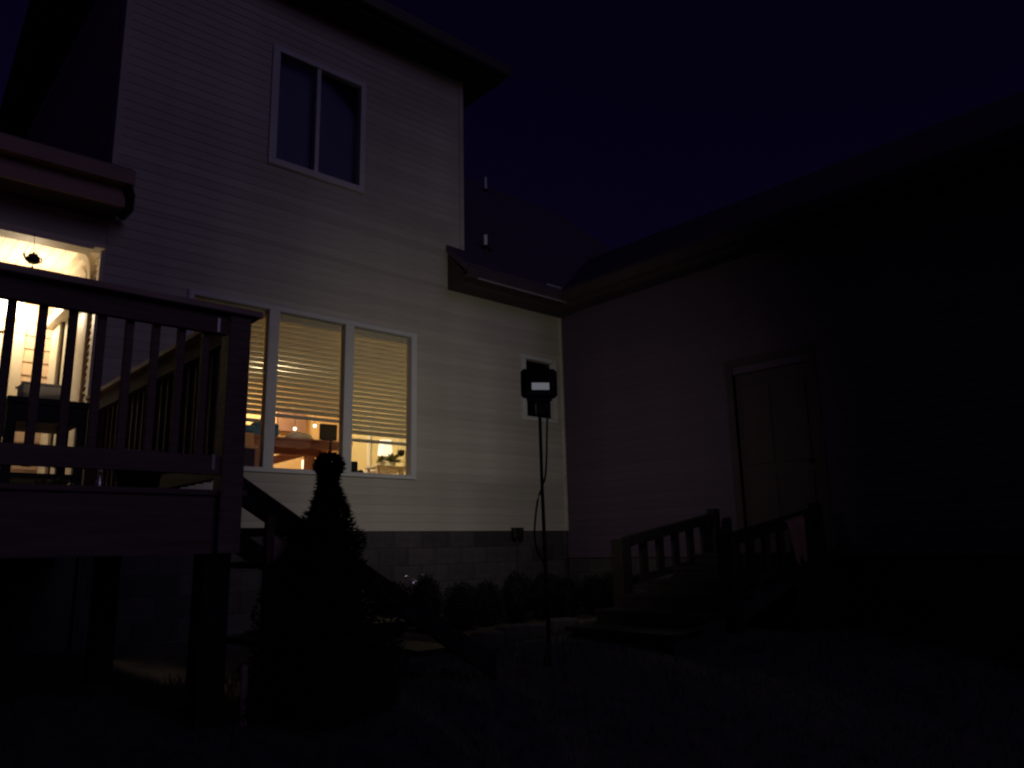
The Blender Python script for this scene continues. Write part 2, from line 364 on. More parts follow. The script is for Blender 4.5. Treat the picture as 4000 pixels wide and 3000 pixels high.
# wing roof, its eave running towards the viewer
r3 = slab('wing_roof', [(7.62, 0.1, 3.62), (10.3, 0.1, 5.3), (10.3, 9.5, 5.3), (7.62, 7.40, 3.62)], 0.10, M['shingle'], house)
slab('wing_roof', [(10.3, 0.1, 5.3), (12.95, 0.1, 3.6), (12.95, 9.5, 3.6), (10.3, 9.5, 5.3)], 0.10, M['shingle'], house)
box('fascia', M['fascia'], r3, 7.67, 7.70, 0.15, 7.44, 3.36, 3.56)
MB().box(7.56, 7.67, 0.1, 7.30, 3.43, 3.46).box(7.56, 7.58, 0.1, 7.30, 3.46, 3.57).build('gutter', M['gutter'], r3)
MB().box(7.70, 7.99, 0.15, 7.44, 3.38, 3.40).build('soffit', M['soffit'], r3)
MB().add([(8.1, 0.52, 3.40), (12.4, 0.52, 3.40), (10.3, 0.52, 5.15), (8.1, 0.62, 3.40), (12.4, 0.62, 3.40), (10.3, 0.62, 5.15)], [(0, 1, 2), (5, 4, 3), (0, 3, 4, 1), (1, 4, 5, 2), (2, 5, 3, 0)]).build('gable_wall', M['wing_siding_shaded'], house)
# porch roof to the left
r4 = slab('porch_roof', [(-6, 7.30, 3.56), (1.74, 7.30, 3.56), (1.74, 12, 3.56 + .42 * 4.7), (-6, 12, 3.56 + .42 * 4.7)], 0.08, M['shingle'], house)
slab('porch_roof', [(1.742, 7.30, 3.56), (1.82, 7.30, 3.56), (1.82, 7.74, 3.745), (1.742, 7.74, 3.745)], 0.08, M['shingle'], house)
slab('porch_roof', [(-6, 12, 3.56 + .42 * 4.7), (1.74, 12, 3.56 + .42 * 4.7), (1.74, 14.5, 4.4), (-6, 14.5, 4.4)], 0.08, M['shingle'], house)
MB().box(-6, 1.84, 7.26, 7.38, 3.39, 3.42).box(-6, 1.84, 7.26, 7.28, 3.42, 3.53).build('gutter', M['porch_fascia_lit'], r4)
box('fascia', M['porch_fascia_lit'], r4, -6, 1.80, 7.38, 7.41, 3.20, 3.47)
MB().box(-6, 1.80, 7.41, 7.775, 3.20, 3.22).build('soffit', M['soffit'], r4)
MB().tube([(1.80, 7.33, 3.395), (1.83, 7.36, 3.32), (1.87, 7.52, 3.25), (1.86, 7.70, 3.24)], 0.045, 8).build('downspout_elbow', M['black'], r4)
for (x, y) in ((6.80, 8.07), (9.80, 11.6)):
    z = 3.62 + SL * (y - 7.36); p = MB().tube([(x, y, z - .05), (x, y, z + (0.22 if y < 9 else 0.33))], 0.028, 12).build('vent_pipe', M['pvc'], r2)
    MB().lathe([(0.09, -0.02), (0.05, 0.05), (0.035, 0.06)], (x, y, z), 12).build('pipe_flashing', M['black'], p)

# windows
def rect_frame(name, m, parent, x0, x1, z0, z1, ws, y0, y1):
    wl, wr, wb_, wt = ws
    box(name, m, parent, x0, x0 + wl, y0, y1, z0 + wb_, z1 - wt, .004); box(name, m, parent, x1 - wr, x1, y0, y1, z0 + wb_, z1 - wt, .004)
    box(name, m, parent, x0, x1, y0, y1, z0, z0 + wb_, .004); box(name, m, parent, x0, x1, y0, y1, z1 - wt, z1, .004)
GX = [(2.625, 3.433), (3.549, 4.371), (4.488, 5.305)]; GZ0, GZ1 = 0.88, 2.612
lw = MB().box(3.433, 3.549, 7.758, 7.865, GZ0, GZ1).build('triple_window', M['trim'], house)
box('mullion', M['trim'], lw, 4.371, 4.488, 7.758, 7.865, GZ0, GZ1, .004)
rect_frame('window_frame', M['trim'], lw, LWX0, LWX1, LWZ0, LWZ1, (.065, .08, .05, .058), 7.755, 7.865)
box('window_sill', M['trim'], lw, LWX0, LWX1, 7.865, 8.02, LWZ0, GZ0 - .005)
for a, b in GX: box('pane', M['glass'], lw, a, b, 7.842, 7.848, GZ0, GZ1)
uw = MB().box(3.906, 3.956, 7.772, 7.86, 4.42, 5.79).build('upper_window', M['trim'], house)
rect_frame('window_frame', M['trim'], uw, 3.33, 4.58, 4.34, 5.86, (.09, .07, .08, .07), 7.755, 7.90)
box('pane', M['dglass'], uw, 3.42, 3.906, 7.815, 7.820, 4.42, 5.79); box('pane', M['dglass'], uw, 3.956, 4.51, 7.835, 7.840, 4.42, 5.79)
MB().box(3.36, 4.55, 7.925, 7.935, 4.37, 5.83).build('curtain', M['curtain'], uw)
sm = MB().box(7.26, 7.815, 7.85, 7.855, 1.80, 2.63).build('small_window', M['dglass'], house)
rect_frame('window_frame', M['trim'], sm, 7.20, 7.87, 1.74, 2.69, (.06, .055, .06, .06), 7.755, 7.90)
MB().box(7.1, 7.95, 8.05, 8.07, 1.6, 2.8).build('curtain', M['curtain'], sm)

# room behind the lit windows
MB().box(2.0, 7.2, 7.96, 12.6, 0.30, 0.40).build('room_floor', M['floorw'], house)
MB().box(2.0, 7.2, 7.96, 12.6, 2.92, 3.02).build('room_ceiling', M['ceil'], house)
MB().box(2.0, 6.99, 12.5, 12.6, 0.4, 2.92).build('room_wall', M['orange'], house)
MB().box(7.0, 7.1, 7.96, 12.49, 0.4, 2.92).build('room_wall', M['room'], house)
MB().box(2.0, 2.1, 7.96, 12.5, 0.4, 2.92).build('room_wall', M['orange'], house)
box('door_trim', M['white'], house, 6.96, 7.0, 11.42, 11.52, 0.4, 2.6)
box('door_trim', M['oak'], house, 5.50, 5.66, 12.42, 12.49, 0.4, 2.92)

# porch recess on the left
PX = 1.765
MB().box(-6, PX - .002, 7.80, 7.95, 2.90, 3.40).build('porch_header', M['siding'], house)
box('porch_header_trim', M['cream'], house, -6, PX - .105, 7.775, 7.965, 2.868, 2.898)
box('porch_header_trim', M['cream'], house, -6, PX - .002, 7.772, 7.80, 2.898, 2.935)
MB().box(-6, PX + .05, 7.96, 9.90, 3.25, 3.35).build('porch_ceiling', M['cream'], house)
for i in range(16): box('ceiling_board', M['cream'], house, PX - 0.112 * (i + 1) + .006, PX - 0.112 * i, 7.965, 9.78, 3.235, 3.252)
MB().box(-6, PX - .005, 7.752, 9.9, 0.20, 0.337).box(-6, DX - .045, 7.55, 7.752, 0.20, 0.288).build('porch_floor', M['deckx'], house)
ps = MB().box(PX, PX + .12, 7.955, 9.90, 0.34, 3.25).build('porch_side_wall', M['cream'], house)
siding(ps, PX, 'y', 7.87, 8.045, 0.34, 3.24, 0.0685, [], M['cream'], 0.022)
box('corner_board', M['cream'], ps, PX - .04, PX + .0, 7.776, 7.868, 0.34, 2.868, .004)
sdr = MB().box(PX - .006, PX + .02, 8.36, 9.20, 0.36, 2.50).build('porch_side_door', M['cream'], house)
box('door_casing', M['porch_siding'], sdr, PX - .045, PX, 8.06, 8.17, 0.34, 2.50, .006); box('door_casing', M['cream'], sdr, PX - .03, PX, 8.17, 8.355, 0.34, 2.50, .006)
box('door_casing', M['cream'], sdr, PX - .05, PX, 9.22, 9.60, 0.34, 2.50, .006)
box('door_head', M['cream'], sdr, PX - .12, PX, 8.06, 9.66, 2.50, 2.60, .008)
box('door_stop', M['dark'], sdr, PX - .02, PX, 9.195, 9.22, 0.34, 2.50)
for k in range(2):
    mb = MB(); ro = 0.80 - 0.22 * k; ri = ro - 0.10; n = 20; vs = []; fs = []
    for i in range(n + 1):
        t = math.pi * i / n
        for rr, xx in ((ro, PX - .05 + .02 * k), (ri, PX - .05 + .02 * k), (ri, PX), (ro, PX)): vs.append((xx, 8.87 + rr * math.cos(t), 2.602 + rr * 0.66 * math.sin(t)))
    for i in range(n):
        for q in range(4): fs.append((i * 4 + q, i * 4 + (q + 1) % 4, i * 4 + 4 + (q + 1) % 4, i * 4 + 4 + q))
    mb.add(vs, fs).build('arch_trim', M['cream'], sdr)
pb = MB().box(-6, PX + .1, 9.80, 9.92, 0.34, 3.25).build('porch_back_wall', M['porch_siding'], house)
siding(pb, 9.80, 'x', 1.49, PX - .004, 0.34, 3.235, 0.15, [], M['porch_siding'], 0.016)
bd = MB().box(0.42, 1.32, 9.770, 9.80, 0.36, 2.42).build('porch_back_door', M['cream'], house)
box('door_casing', M['cream'], bd, 1.33, 1.488, 9.74, 9.80, 0.34, 2.44, .006); box('door_casing', M['cream'], bd, 0.26, 0.42, 9.74, 9.80, 0.34, 2.44, .006)
box('door_casing', M['cream'], bd, 0.22, 1.49, 9.735, 9.80, 2.44, 2.56, .006)
tag(box('door_glass', M['shade'], bd, 0.58, 1.26, 9.755, 9.772, 0.75, 2.32), 'brightly lit glass of the porch door')

# ------------------------------------------------------------------ lamps
def lamp_light(name, parent, loc, energy, col, rad, typ='POINT', aim=None):
    L = bpy.data.lights.new(name, typ); L.energy = energy; L.color = col; L.shadow_soft_size = rad
    o = bpy.data.objects.new(name, L); o.location = loc
    if aim is not None: o.rotation_euler = (Vector(loc) - Vector(aim)).to_track_quat('Z', 'Y').to_euler()
    COL.objects.link(o); o.parent = parent; o.matrix_parent_inverse = WM[parent.name].inverted(); return o
pl = thing('porch_lamp', (1.20, 9.79, 2.60), 'glowing frosted glass wall lamp above the porch door', 'lamp')
MB().box(0.98, 1.42, 9.66, 9.775, 2.625, 2.80).build('glass_shade', M['globe'], pl, bevel=0.045)
box('back_plate', M['white'], pl, 0.94, 1.46, 9.775, 9.795, 2.60, 2.83, .01)
lamp_light('porch_lamp_light', pl, (1.40, 9.45, 2.70), PORCH_W, (1.0, 0.80, 0.52), 0.12)
cl = thing('ceiling_lamp', (5.16, 11.6, 2.92), 'round lit ceiling lamp of the room behind the triple window', 'lamp')
MB().lathe([(0.01, -0.08), (0.05, -0.075), (0.08, -0.045), (0.09, -0.015)], (5.16, 11.6, 2.92), 20).build('glass_bowl', M['globe'], cl, smooth=True)
MB().lathe([(0.10, -0.015), (0.10, 0.0)], (5.16, 11.6, 2.919), 20).build('base_ring', M['white'], cl)
lamp_light('ceiling_lamp_light', cl, (5.16, 11.5, 2.62), ROOM_W, (1.0, 0.83, 0.48), 0.15)

# ------------------------------------------------------------------ blinds
SP = 0.058
for (a, b), zb, lab in zip(GX, (1.375, 1.455, 1.255), ('cream slatted blind behind the left pane, partly hidden by the deck railing',
        'cream slatted blind behind the middle pane, raised the highest of the three', 'cream slatted blind behind the right pane, hanging lowest of the three')):
    x0, x1 = a - 0.02, b + 0.04
    t = thing('window_blind', ((a + b) / 2, 7.95, zb), lab, 'blind', 'slatted blinds of the triple window')
    box('head_rail', M['blind'], t, x0, x1, 7.868, 7.93, 2.545, 2.65, .004)
    box('bottom_rail', M['blind'], t, x0, x1, 7.88, 7.925, zb, zb + 0.034, .005)
    L = x1 - x0; hw = 0.031; th = math.radians(41); dy, dz = hw * math.cos(th), hw * math.sin(th); e = 0.0016
    vs = [(q, y, z + s) for q in (0, L) for (y, z) in ((-dy, dz), (-0.002, 0.003), (dy, -dz)) for s in (-e, e)]
    me = MB().add(vs, [(0, 2, 8, 6), (2, 4, 10, 8), (1, 7, 9, 3), (3, 9, 11, 5), (0, 6, 7, 1), (4, 5, 11, 10), (0, 1, 3, 2), (2, 3, 5, 4), (6, 8, 9, 7), (8, 10, 11, 9)]).mesh('slat', M['blind'])
    z = 2.525
    while z > zb + 0.055: place('slat', me, t, (x0, 7.902, z)); z -= SP
    for q in (0.22, 0.78): MB().tube([(x0 + q * L, 7.902, 2.55), (x0 + q * L, 7.902, zb + .02)], 0.0015, 4).build('cord', M['blind'], t)

# ------------------------------------------------------------------ things in the room
t = thing('counter_table', (4.4, 8.95, 0.40), 'brown wooden counter-height table behind the middle pane', 'table')
box('tabletop', M['oak'], t, 3.70, 5.02, 8.66, 9.45, 1.33, 1.36, .004); box('apron', M['oak'], t, 3.74, 4.98, 8.70, 8.73, 1.245, 1.33); box('apron', M['oak'], t, 3.74, 4.98, 9.38, 9.41, 1.245, 1.33)
for x in (3.78, 4.94):
    for y in (8.74, 9.37): box('leg', M['oak'], t, x - .035, x + .035, y - .035, y + .035, 0.40, 1.245)
t2 = MB().beam((4.35, 10.0, 1.17), (5.05, 10.0, 1.38), 0.06, 0.11).build('stair_handrail', M['oak'], None)
tag(t2, 'slanting brown stair rail seen under the counter table', 'handrail')
box('stair_post', M['oak'], t2, 5.05, 5.16, 9.94, 10.06, 0.40, 1.44)
MB().beam((5.10, 10.0, 1.36), (5.46, 10.0, 1.38), 0.06, 0.10).build('level_rail', M['oak'], t2)
t = thing('monitor', (4.85, 9.05, 1.36), 'dark square monitor standing on the counter table', 'monitor')
box('screen', M['screen'], t, 4.735, 4.985, 9.0, 9.03, 1.42, 1.63, .006); box('stand', M['black'], t, 4.80, 4.92, 8.98, 9.10, 1.361, 1.43)
mb = MB(); mb.ball((4.45, 9.0, 1.385), 0.20, 0.11, 0.10, 18, 9, 0.12)
tag(mb.build('crumpled_cloth', M['paper'], smooth=True), 'crumpled white cloth heaped on the counter table', 'cloth')
t = thing('blue_bag', (3.98, 9.0, 1.36), 'blue fabric bag at the left end of the counter table', 'bag')
MB().box(3.82, 4.14, 8.92, 9.06, 1.362, 1.56).build('body', M['blue'], t, bevel=.02); MB().tube([(3.90, 8.99, 1.55), (3.93, 8.99, 1.63), (4.03, 8.99, 1.63), (4.06, 8.99, 1.55)], .008).build('handle', M['blue'], t)
tag(box('wooden_cabinet_door', M['redbrown'], None, 5.73, 6.25, 12.38, 12.48, 2.04, 2.4, .01), 'red-brown cupboard door on the far wall above the counter table', 'cupboard')
t = thing('sideboard', (3.4, 8.6, 0.40), 'tan sideboard with a dark front behind the left pane', 'sideboard')
box('top', M['orange'], t, 2.9, 3.66, 8.42, 8.8, 1.16, 1.20, .004); box('front', M['dark'], t, 2.92, 3.64, 8.45, 8.78, 0.40, 1.16)
tag(box('storage_box', M['orange'], None, 3.05, 3.64, 8.5, 8.72, 1.202, 1.35, .008), 'tan storage box on the sideboard, blue cloth laid over it', 'box')
tag(box('folded_cloth', M['blue'], None, 3.04, 3.65, 8.49, 8.73, 1.352, 1.44, .02), 'folded blue cloth lying on the tan storage box', 'cloth')
for (x, y, z, lab) in ((5.95, 11.5, 2.03, 'right one of the two small hanging bulbs seen above the monitor'), (5.60, 11.5, 1.95, 'left one of the two small hanging bulbs seen above the white cloth')):
    t = thing('pendant_bulb', (x, y, 2.92), lab, 'lamp', 'small hanging bulbs')
    MB().ball((x, y, z), 0.024).build('bulb', M['bulb'], t, smooth=True); MB().tube([(x, y, z + .03), (x, y, 2.919)], .006, 6).build('cord', M['black'], t)
t = thing('floor_lamp', (5.85, 11.6, 0.40), 'lit white floor lamp below the stair rail', 'lamp')
MB().lathe([(0.10, 0.93), (0.10, 1.07)], (5.90, 11.6, 0.40), 16).build('shade', M['shade'], t); MB().tube([(5.90, 11.6, .42), (5.90, 11.6, 1.34)], .012).build('stem', M['black'], t); MB().lathe([(.12, 0), (.12, .02)], (5.90, 11.6, .40)).build('base', M['black'], t)
t = thing('plant_stand', (6.45, 10.05, 0.40), 'white stand with a shelf behind the right pane', 'shelf')
box('shelf', M['white'], t, 6.16, 6.80, 9.9, 10.25, 1.22, 1.25, .004)
for x in (6.20, 6.76):
    for y in (9.94, 10.21): box('leg', M['white'], t, x - .02, x + .02, y - .02, y + .02, 0.40, 1.22)
def leafy(name, c, rad, n, m, label, potr, poth):
    t = thing(name, (c[0], c[1], c[2]), label, 'plant')
    MB().lathe([(potr * .75, 0.001), (potr, poth)], c, 14).build('pot', M['white'], t)
    mb = MB()
    for i in range(n):
        a = random.uniform(0, 6.28); el = random.uniform(0.1, 1.3); l = rad * random.uniform(.6, 1.1); d = Vector((math.cos(a) * math.cos(el), math.sin(a) * math.cos(el), math.sin(el)))
        p0 = Vector((c[0], c[1], c[2] + poth)); s = d.cross(Vector((0, 0, 1))).normalized() * rad * .16; p1 = p0 + d * l * .55; p2 = p0 + d * l - Vector((0, 0, l * .18))
        mb.add([p0, p1 + s, p2, p1 - s], [(0, 1, 2, 3)])
    mb.build('foliage', m, t); return t
leafy('leafy_house_plant', (6.30, 10.0, 1.251), 0.16, 26, M['plant'], 'low leafy house plant on the left of the white stand', .055, .05)
leafy('tall_house_plant', (6.52, 10.05, 1.251), 0.22, 34, M['plant'], 'taller house plant in the middle of the white stand', .06, .07)
t = thing('table_lamp', (6.68, 10.5, 1.25), 'lit table lamp with a white shade behind the right pane', 'lamp')
MB().lathe([(0.12, 0.24), (0.095, 0.48)], (6.68, 10.5, 1.25), 16).build('shade', M['shade'], t); MB().lathe([(.05, .002), (.06, .07), (.015, .14), (.012, .27)], (6.68, 10.5, 1.25)).build('base', M['white'], t)
t = thing('side_table', (6.66, 10.5, 0.40), 'white side table carrying the lit table lamp', 'table')
box('top', M['white'], t, 6.42, 6.92, 10.30, 10.75, 1.21, 1.25, .004)
for x in (6.45, 6.89):
    for y in (10.33, 10.72): box('leg', M['white'], t, x - .02, x + .02, y - .02, y + .02, 0.40, 1.21)
t = thing('hanging_pot', (6.68, 10.05, 1.42), 'dark hanging pot close to the right edge of the right pane', 'pot')
MB().lathe([(.02, 0), (.05, .02), (.06, .07), (.055, .10)], (6.68, 10.05, 1.42)).build('bowl', M['iron'], t, smooth=True)
for k in range(3): MB().tube([(6.68 + .05 * math.cos(k * 2.1), 10.05 + .05 * math.sin(k * 2.1), 1.52), (6.68, 10.05, 1.9), (6.68, 10.05, 2.919)], .003, 5).build('cord', M['iron'], t)
t = thing('black_figurine', (4.66, 8.0, 0.876), 'small black ornament on the sill at the left of the right pane', 'ornament')
MB().box(4.60, 4.71, 7.985, 8.015, .876, 1.035).build('body', M['black'], t, bevel=.012); MB().ball((4.75, 8.0, .905), .045, .02, .035).build('foot', M['black'], t, smooth=True)

# ------------------------------------------------------------------ deck
deck = thing('wooden_deck', (-1, 5.9, -0.82), 'dark brown wooden deck with railings in front of the porch', 'deck')
box('rim_joist', M['deckx'], deck, -5, DX, DY + .03, DY + .07, 0.0, 0.293); box('rim_joist', M['deckx'], deck, DX - .04, DX, DY + .07, 7.7, 0.0, 0.293)
bm_ = MB().box(-5, DX + .02, 0, 0.1438, 0, 0.028).mesh('deck_board', M['deckx'], bevel=.003)
for i in range(26): place('deck_board', bm_, deck, (0, DY + 0.01 + i * 0.1455, DZ - .027))
for x in (-3.5, -1.6, 0.3, 1.56):
    for y in (DY + .12, 6.0): box('support_post', M['shadewood'], deck, x - .07, x + .07, y - .06, y + .08, -1.1, 0.0)
rail = MB().box(-5, DX + .03, DY - .06, DY + .085, 1.255, 1.29).build('front_rail_cap', M['cap'], deck, bevel=.004)
box('front_top_rail', M['deckx'], deck, -5, 1.52, DY - .005, DY + .035, 1.145, 1.254)
box('front_bottom_rail', M['deckx'], deck, -5, 1.52, DY - .005, DY + .035, 0.40, 0.495)
bal = MB().box(-.018, .018, -.018, .018, 0.40, 1.22).mesh('baluster', M['deck'], bevel=.002)
for i in range(-6, 8): place('baluster', bal, deck, (0.548 + 0.1255 * i, DY + .055, 0))
box('corner_post', M['deck'], deck, 1.522, 1.638, DY - .03, DY + .085, 0.0, 1.253, .004)
box('bracket', M['greyplastic'], deck, 1.476, 1.490, DY - .012, DY - .005, 0.42, 0.50); box('bracket', M['steel'], deck, 1.462, 1.476, DY - .012, DY - .006, 1.15, 1.225)
SX = 1.60
MB().box(SX - .07, SX + .07, DY + .09, 6.95, 1.255, 1.29).build('side_rail_cap', M['cap'], deck, bevel=.004)
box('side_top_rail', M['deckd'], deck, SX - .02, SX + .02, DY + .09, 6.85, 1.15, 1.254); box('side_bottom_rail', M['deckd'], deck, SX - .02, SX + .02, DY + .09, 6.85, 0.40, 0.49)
bal2 = MB().box(-.018, .018, -.018, .018, 0.40, 1.22).mesh('baluster', M['deckd'], bevel=.002)
for i in range(21): place('baluster', bal2, deck, (SX + .04, DY + 0.22 + 0.127 * i, 0))
box('end_post', M['deck'], deck, SX - .05, SX + .05, 6.85, 6.95, DZ, 1.253)
# steps from the deck down to the planting bed
st = thing('deck_steps', (2.4, 4.6, -0.82), 'dark wooden steps leading down from the right side of the deck', 'steps')
NR = 6; RISE = 1.12 / NR; RUN = 0.30
for k in range(NR - 1):
    box('tread', M['shadewood'], st, DX + .005 + k * RUN, DX + .005 + (k + 1) * RUN + .02, 4.10, 5.05, DZ - RISE * (k + 1) - .038, DZ - RISE * (k + 1), .003)
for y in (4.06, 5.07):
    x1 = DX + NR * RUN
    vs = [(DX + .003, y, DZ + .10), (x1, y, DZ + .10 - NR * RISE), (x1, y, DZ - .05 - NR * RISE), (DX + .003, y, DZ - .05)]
    MB().add(vs + [(a, b + .038, c) for a, b, c in vs], [(0, 3, 2, 1), (4, 5, 6, 7), (0, 1, 5, 4), (1, 2, 6, 5), (2, 3, 7, 6), (3, 0, 4, 7)]).build('stringer', M['shadewood'], st)
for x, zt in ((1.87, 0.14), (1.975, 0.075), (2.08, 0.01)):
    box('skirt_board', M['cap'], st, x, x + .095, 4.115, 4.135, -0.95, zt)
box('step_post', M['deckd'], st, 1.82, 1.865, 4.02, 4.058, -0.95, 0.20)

# ------------------------------------------------------------------ things on and near the deck
t = thing('patio_cart', (0.92, 5.3, DZ), 'black metal patio cart on the deck behind the railing', 'cart')
box('top', M['black'], t, 0.72, 1.14, 5.05, 5.55, 0.86, 0.90, .004); box('lower_shelf', M['black'], t, 0.74, 1.12, 5.07, 5.53, 0.44, 0.47)
for x in (0.75, 1.11):
    for y in (5.08, 5.52): box('leg', M['black'], t, x - .025, x + .025, y - .025, y + .025, DZ, 0.86)
box('drawer', M['black'], t, 0.76, 1.10, 5.06, 5.5, 0.76, 0.86)
t = thing('storage_bin', (0.94, 5.25, 0.90), 'grey-white plastic bin on top of the black patio cart', 'bin')
MB().box(0.80, 1.03, 5.14, 5.146, 0.902, 1.0).box(0.80, 1.03, 5.294, 5.30, 0.902, 1.0).box(0.80, 0.806, 5.146, 5.294, 0.902, 1.0).box(1.024, 1.03, 5.146, 5.294, 0.902, 1.0).box(0.806, 1.024, 5.146, 5.294, 0.902, 0.908).build('body', M['milky'], t)
MB().box(0.79, 1.04, 5.128, 5.139, 0.988, 1.004).box(0.79, 1.04, 5.301, 5.312, 0.988, 1.004).build('rim', M['milky'], t)
t = thing('folding_chair', (0.62, 5.7, DZ), 'thin black folding chair left of the patio cart', 'chair')
for y in (5.55, 5.95):
    MB().tube([(0.42, y, DZ), (0.80, y, .80)], .012).build('leg', M['black'], t); MB().tube([(0.78, y, DZ), (0.45, y, .80), (0.40, y, 1.15)], .012).build('leg', M['black'], t)
box('seat', M['black'], t, 0.44, 0.80, 5.55, 5.95, .74, .765); box('backrest', M['black'], t, 0.40, 0.42, 5.55, 5.95, .98, 1.12)
t = thing('navy_bucket', (1.30, 4.55, DZ), 'dark navy bucket standing on the deck beside the corner post', 'bucket')
MB().lathe([(.10, .002), (.13, .20), (.135, .20)], (1.30, 4.55, DZ), 18).build('body', M['bucket'], t, smooth=True); MB().tube([(1.17, 4.55, DZ + .19), (1.2, 4.55, DZ + .25), (1.4, 4.55, DZ + .25), (1.43, 4.55, DZ + .19)], .005, 6).build('handle', M['steel'], t)
t = thing('clear_bottle', (1.12, 4.6, DZ), 'small clear glinting bottle beside the navy bucket', 'bottle')
MB().lathe([(.018, .001), (.02, .01), (.02, .075), (.009, .10), (.009, .125)], (1.12, 4.6, DZ), 14).build('body', M['foil'], t, smooth=True); MB().lathe([(.011, .125), (.011, .14)], (1.12, 4.6, DZ)).build('cap', M['white'], t)
t = thing('trailing_plant', (0.88, 4.55, DZ), 'low trailing grey-green plant on the deck floor', 'plant')
MB().lathe([(.05, .001), (.065, .045)], (0.88, 4.55, DZ), 14).build('saucer', M['iron'], t)
mb = MB()
for i in range(160):
    a = random.uniform(0, 6.28); d = random.uniform(.02, .15); x, y, z = 0.88 + d * math.cos(a), 4.55 + .6 * d * math.sin(a), DZ + .02 + random.uniform(0, .05) * (1.2 - d * 5); q = .012
    mb.add([(x - q, y, z), (x, y - q, z + .008), (x + q, y, z + random.uniform(-.01, .02)), (x, y + q, z + .008)], [(0, 1, 2, 3)])
mb.build('foliage', M['plant'], t)
for x, lab in ((0.665, 'left one of two small white stones on the deck edge'), (0.735, 'right one of two small white stones on the deck edge')):
    tag(MB().ball((x, 4.5, DZ + .016), .026, .02, .017, 10, 6, .1).build('white_stone', M['white'], smooth=True), lab, 'stone', 'white stones on the deck edge')
# hanging teapot
tp = thing('hanging_teapot', (1.15, 7.62, 2.55), 'small dark teapot hanging on wires from the porch header', 'teapot')
c = (1.155, 7.62, 2.555)
MB().lathe([(.02, 0), (.042, .008), (.056, .03), (.054, .055), (.036, .08)], c, 18).build('body', M['iron'], tp, smooth=True)
MB().lathe([(.037, .08), (.025, .092), (.008, .098), (.01, .108), (.003, .115)], c, 14).build('lid', M['iron'], tp, smooth=True)
MB().tube([(c[0] - .045, c[1], c[2] + .03), (c[0] - .065, c[1], c[2] + .05), (c[0] - .076, c[1], c[2] + .085)], [.016, .011, .008]).build('spout', M['iron'], tp, smooth=True)
MB().tube([(c[0] + .04, c[1], c[2] + .07), (c[0] + .066, c[1], c[2] + .06), (c[0] + .064, c[1], c[2] + .025), (c[0] + .045, c[1], c[2] + .015)], .007).build('handle', M['iron'], tp, smooth=True)
for s in (-1, 1): MB().tube([(c[0] + s * .035, c[1], c[2] + .085), (c[0] + .004, 7.66, 2.72), (c[0] + .01, 7.768, 2.90)], .0025, 5).build('wire', M['iron'], tp)
MB().lathe([(.003, -.05), (.01, -.045), (.01, -.03), (.003, -.02), (.002, 0)], c, 8).build('bell', M['steel'], tp)

# ------------------------------------------------------------------ floodlight on its pole
F = Vector((4.06, 4.2, 1.24)); yaw = math.radians(55)
fl = thing('floodlight_stand', (4.06, 4.2, gz(4.06, 4.2)), 'black floodlight on a slim pole, seen from behind, a pale rectangle with added glow on its back', 'floodlight')
dv = Vector((math.cos(yaw), math.sin(yaw), 0)); rt = Vector((dv.y, -dv.x, 0)); up = Vector((0, 0, 1))
def fbox(name, m, c0, wd, ht, dp, off=0, bevel=0, zoff=0, xoff=0, parent=None):
    mb = MB(); vs = []
    for k in (-1, 1):
        for j in (-1, 1):
            for i in (-1, 1): vs.append(c0 + rt * (i * wd / 2 + xoff) + dv * (j * dp / 2 + off) + up * (k * ht / 2 + zoff))
    mb.add(vs, [(0, 2, 3, 1), (4, 5, 7, 6), (0, 1, 5, 4), (1, 3, 7, 5), (3, 2, 6, 7), (2, 0, 4, 6)])
    return mb.build(name, m, parent or fl, bevel)
hd = fbox('housing', M['black'], F, 0.285, 0.232, 0.05, 0, .022)
for k in range(9): fbox('cooling_fin', M['black'], F, 0.006, 0.15, 0.02, -.034, 0, .02, -.10 + .025 * k, hd)
fbox('back_label', M['label'], F, 0.136, 0.055, 0.002, -.0455, 0, -.03, .005, hd)  # label brightened by added emission
fbox('led_face', M['dim'], F, 0.22, 0.18, 0.004, .027, 0, 0, 0, hd)
fbox('bracket', M['black'], F, 0.20, 0.02, 0.03, 0, .003, -.126); fbox('driver_box', M['black'], F, 0.10, 0.09, 0.05, -.01, .006, -.20, .02)
zb = gz(4.06, 4.2)
MB().tube([F - up * .13, (4.062, 4.2, 0.5), (4.075, 4.2, -0.2), (4.09, 4.2, zb - .05)], [.013, .013, .015, .017], 10).build('pole', M['black'], fl)
MB().lathe([(.035, .0), (.035, .03), (.02, .05)], (4.088, 4.2, zb - .01), 12).build('ground_collar', M['black'], fl)
def P(x, z, dd=-.03): return (x, 4.2 + dd, z)
pts = [P(4.115, 1.02), P(4.105, .90), P(4.085, .62), P(4.058, .48), P(3.985, .34), P(3.945, .13), P(3.95, .02), P(3.985, -.06), P(4.03, -.12), P(4.05, -.3), P(4.07, -.6), P(4.0, zb + .01)]
sm_ = []
for i in range(len(pts) - 1):
    for q in range(4):
        t_ = q / 4; p0, p1, p2, p3 = [Vector(pts[min(max(j, 0), len(pts) - 1)]) for j in (i - 1, i, i + 1, i + 2)]
        sm_.append(0.5 * ((2 * p1) + (p2 - p0) * t_ + (2 * p0 - 5 * p1 + 4 * p2 - p3) * t_ ** 2 + (3 * p1 - p0 - 3 * p2 + p3) * t_ ** 3))
MB().tube(sm_ + [Vector(pts[-1])], .0075, 8).build('cable', M['rubber'], fl, smooth=True)
fo = lamp_light('added_flood_beam', fl, F + dv * .06, FLOOD_W, (1.0, 0.92, 0.74), 0.09, 'SPOT', F + dv * 3 + Vector((0, 0, -0.15)))  # beam added to light the back wall, lamp front unseen
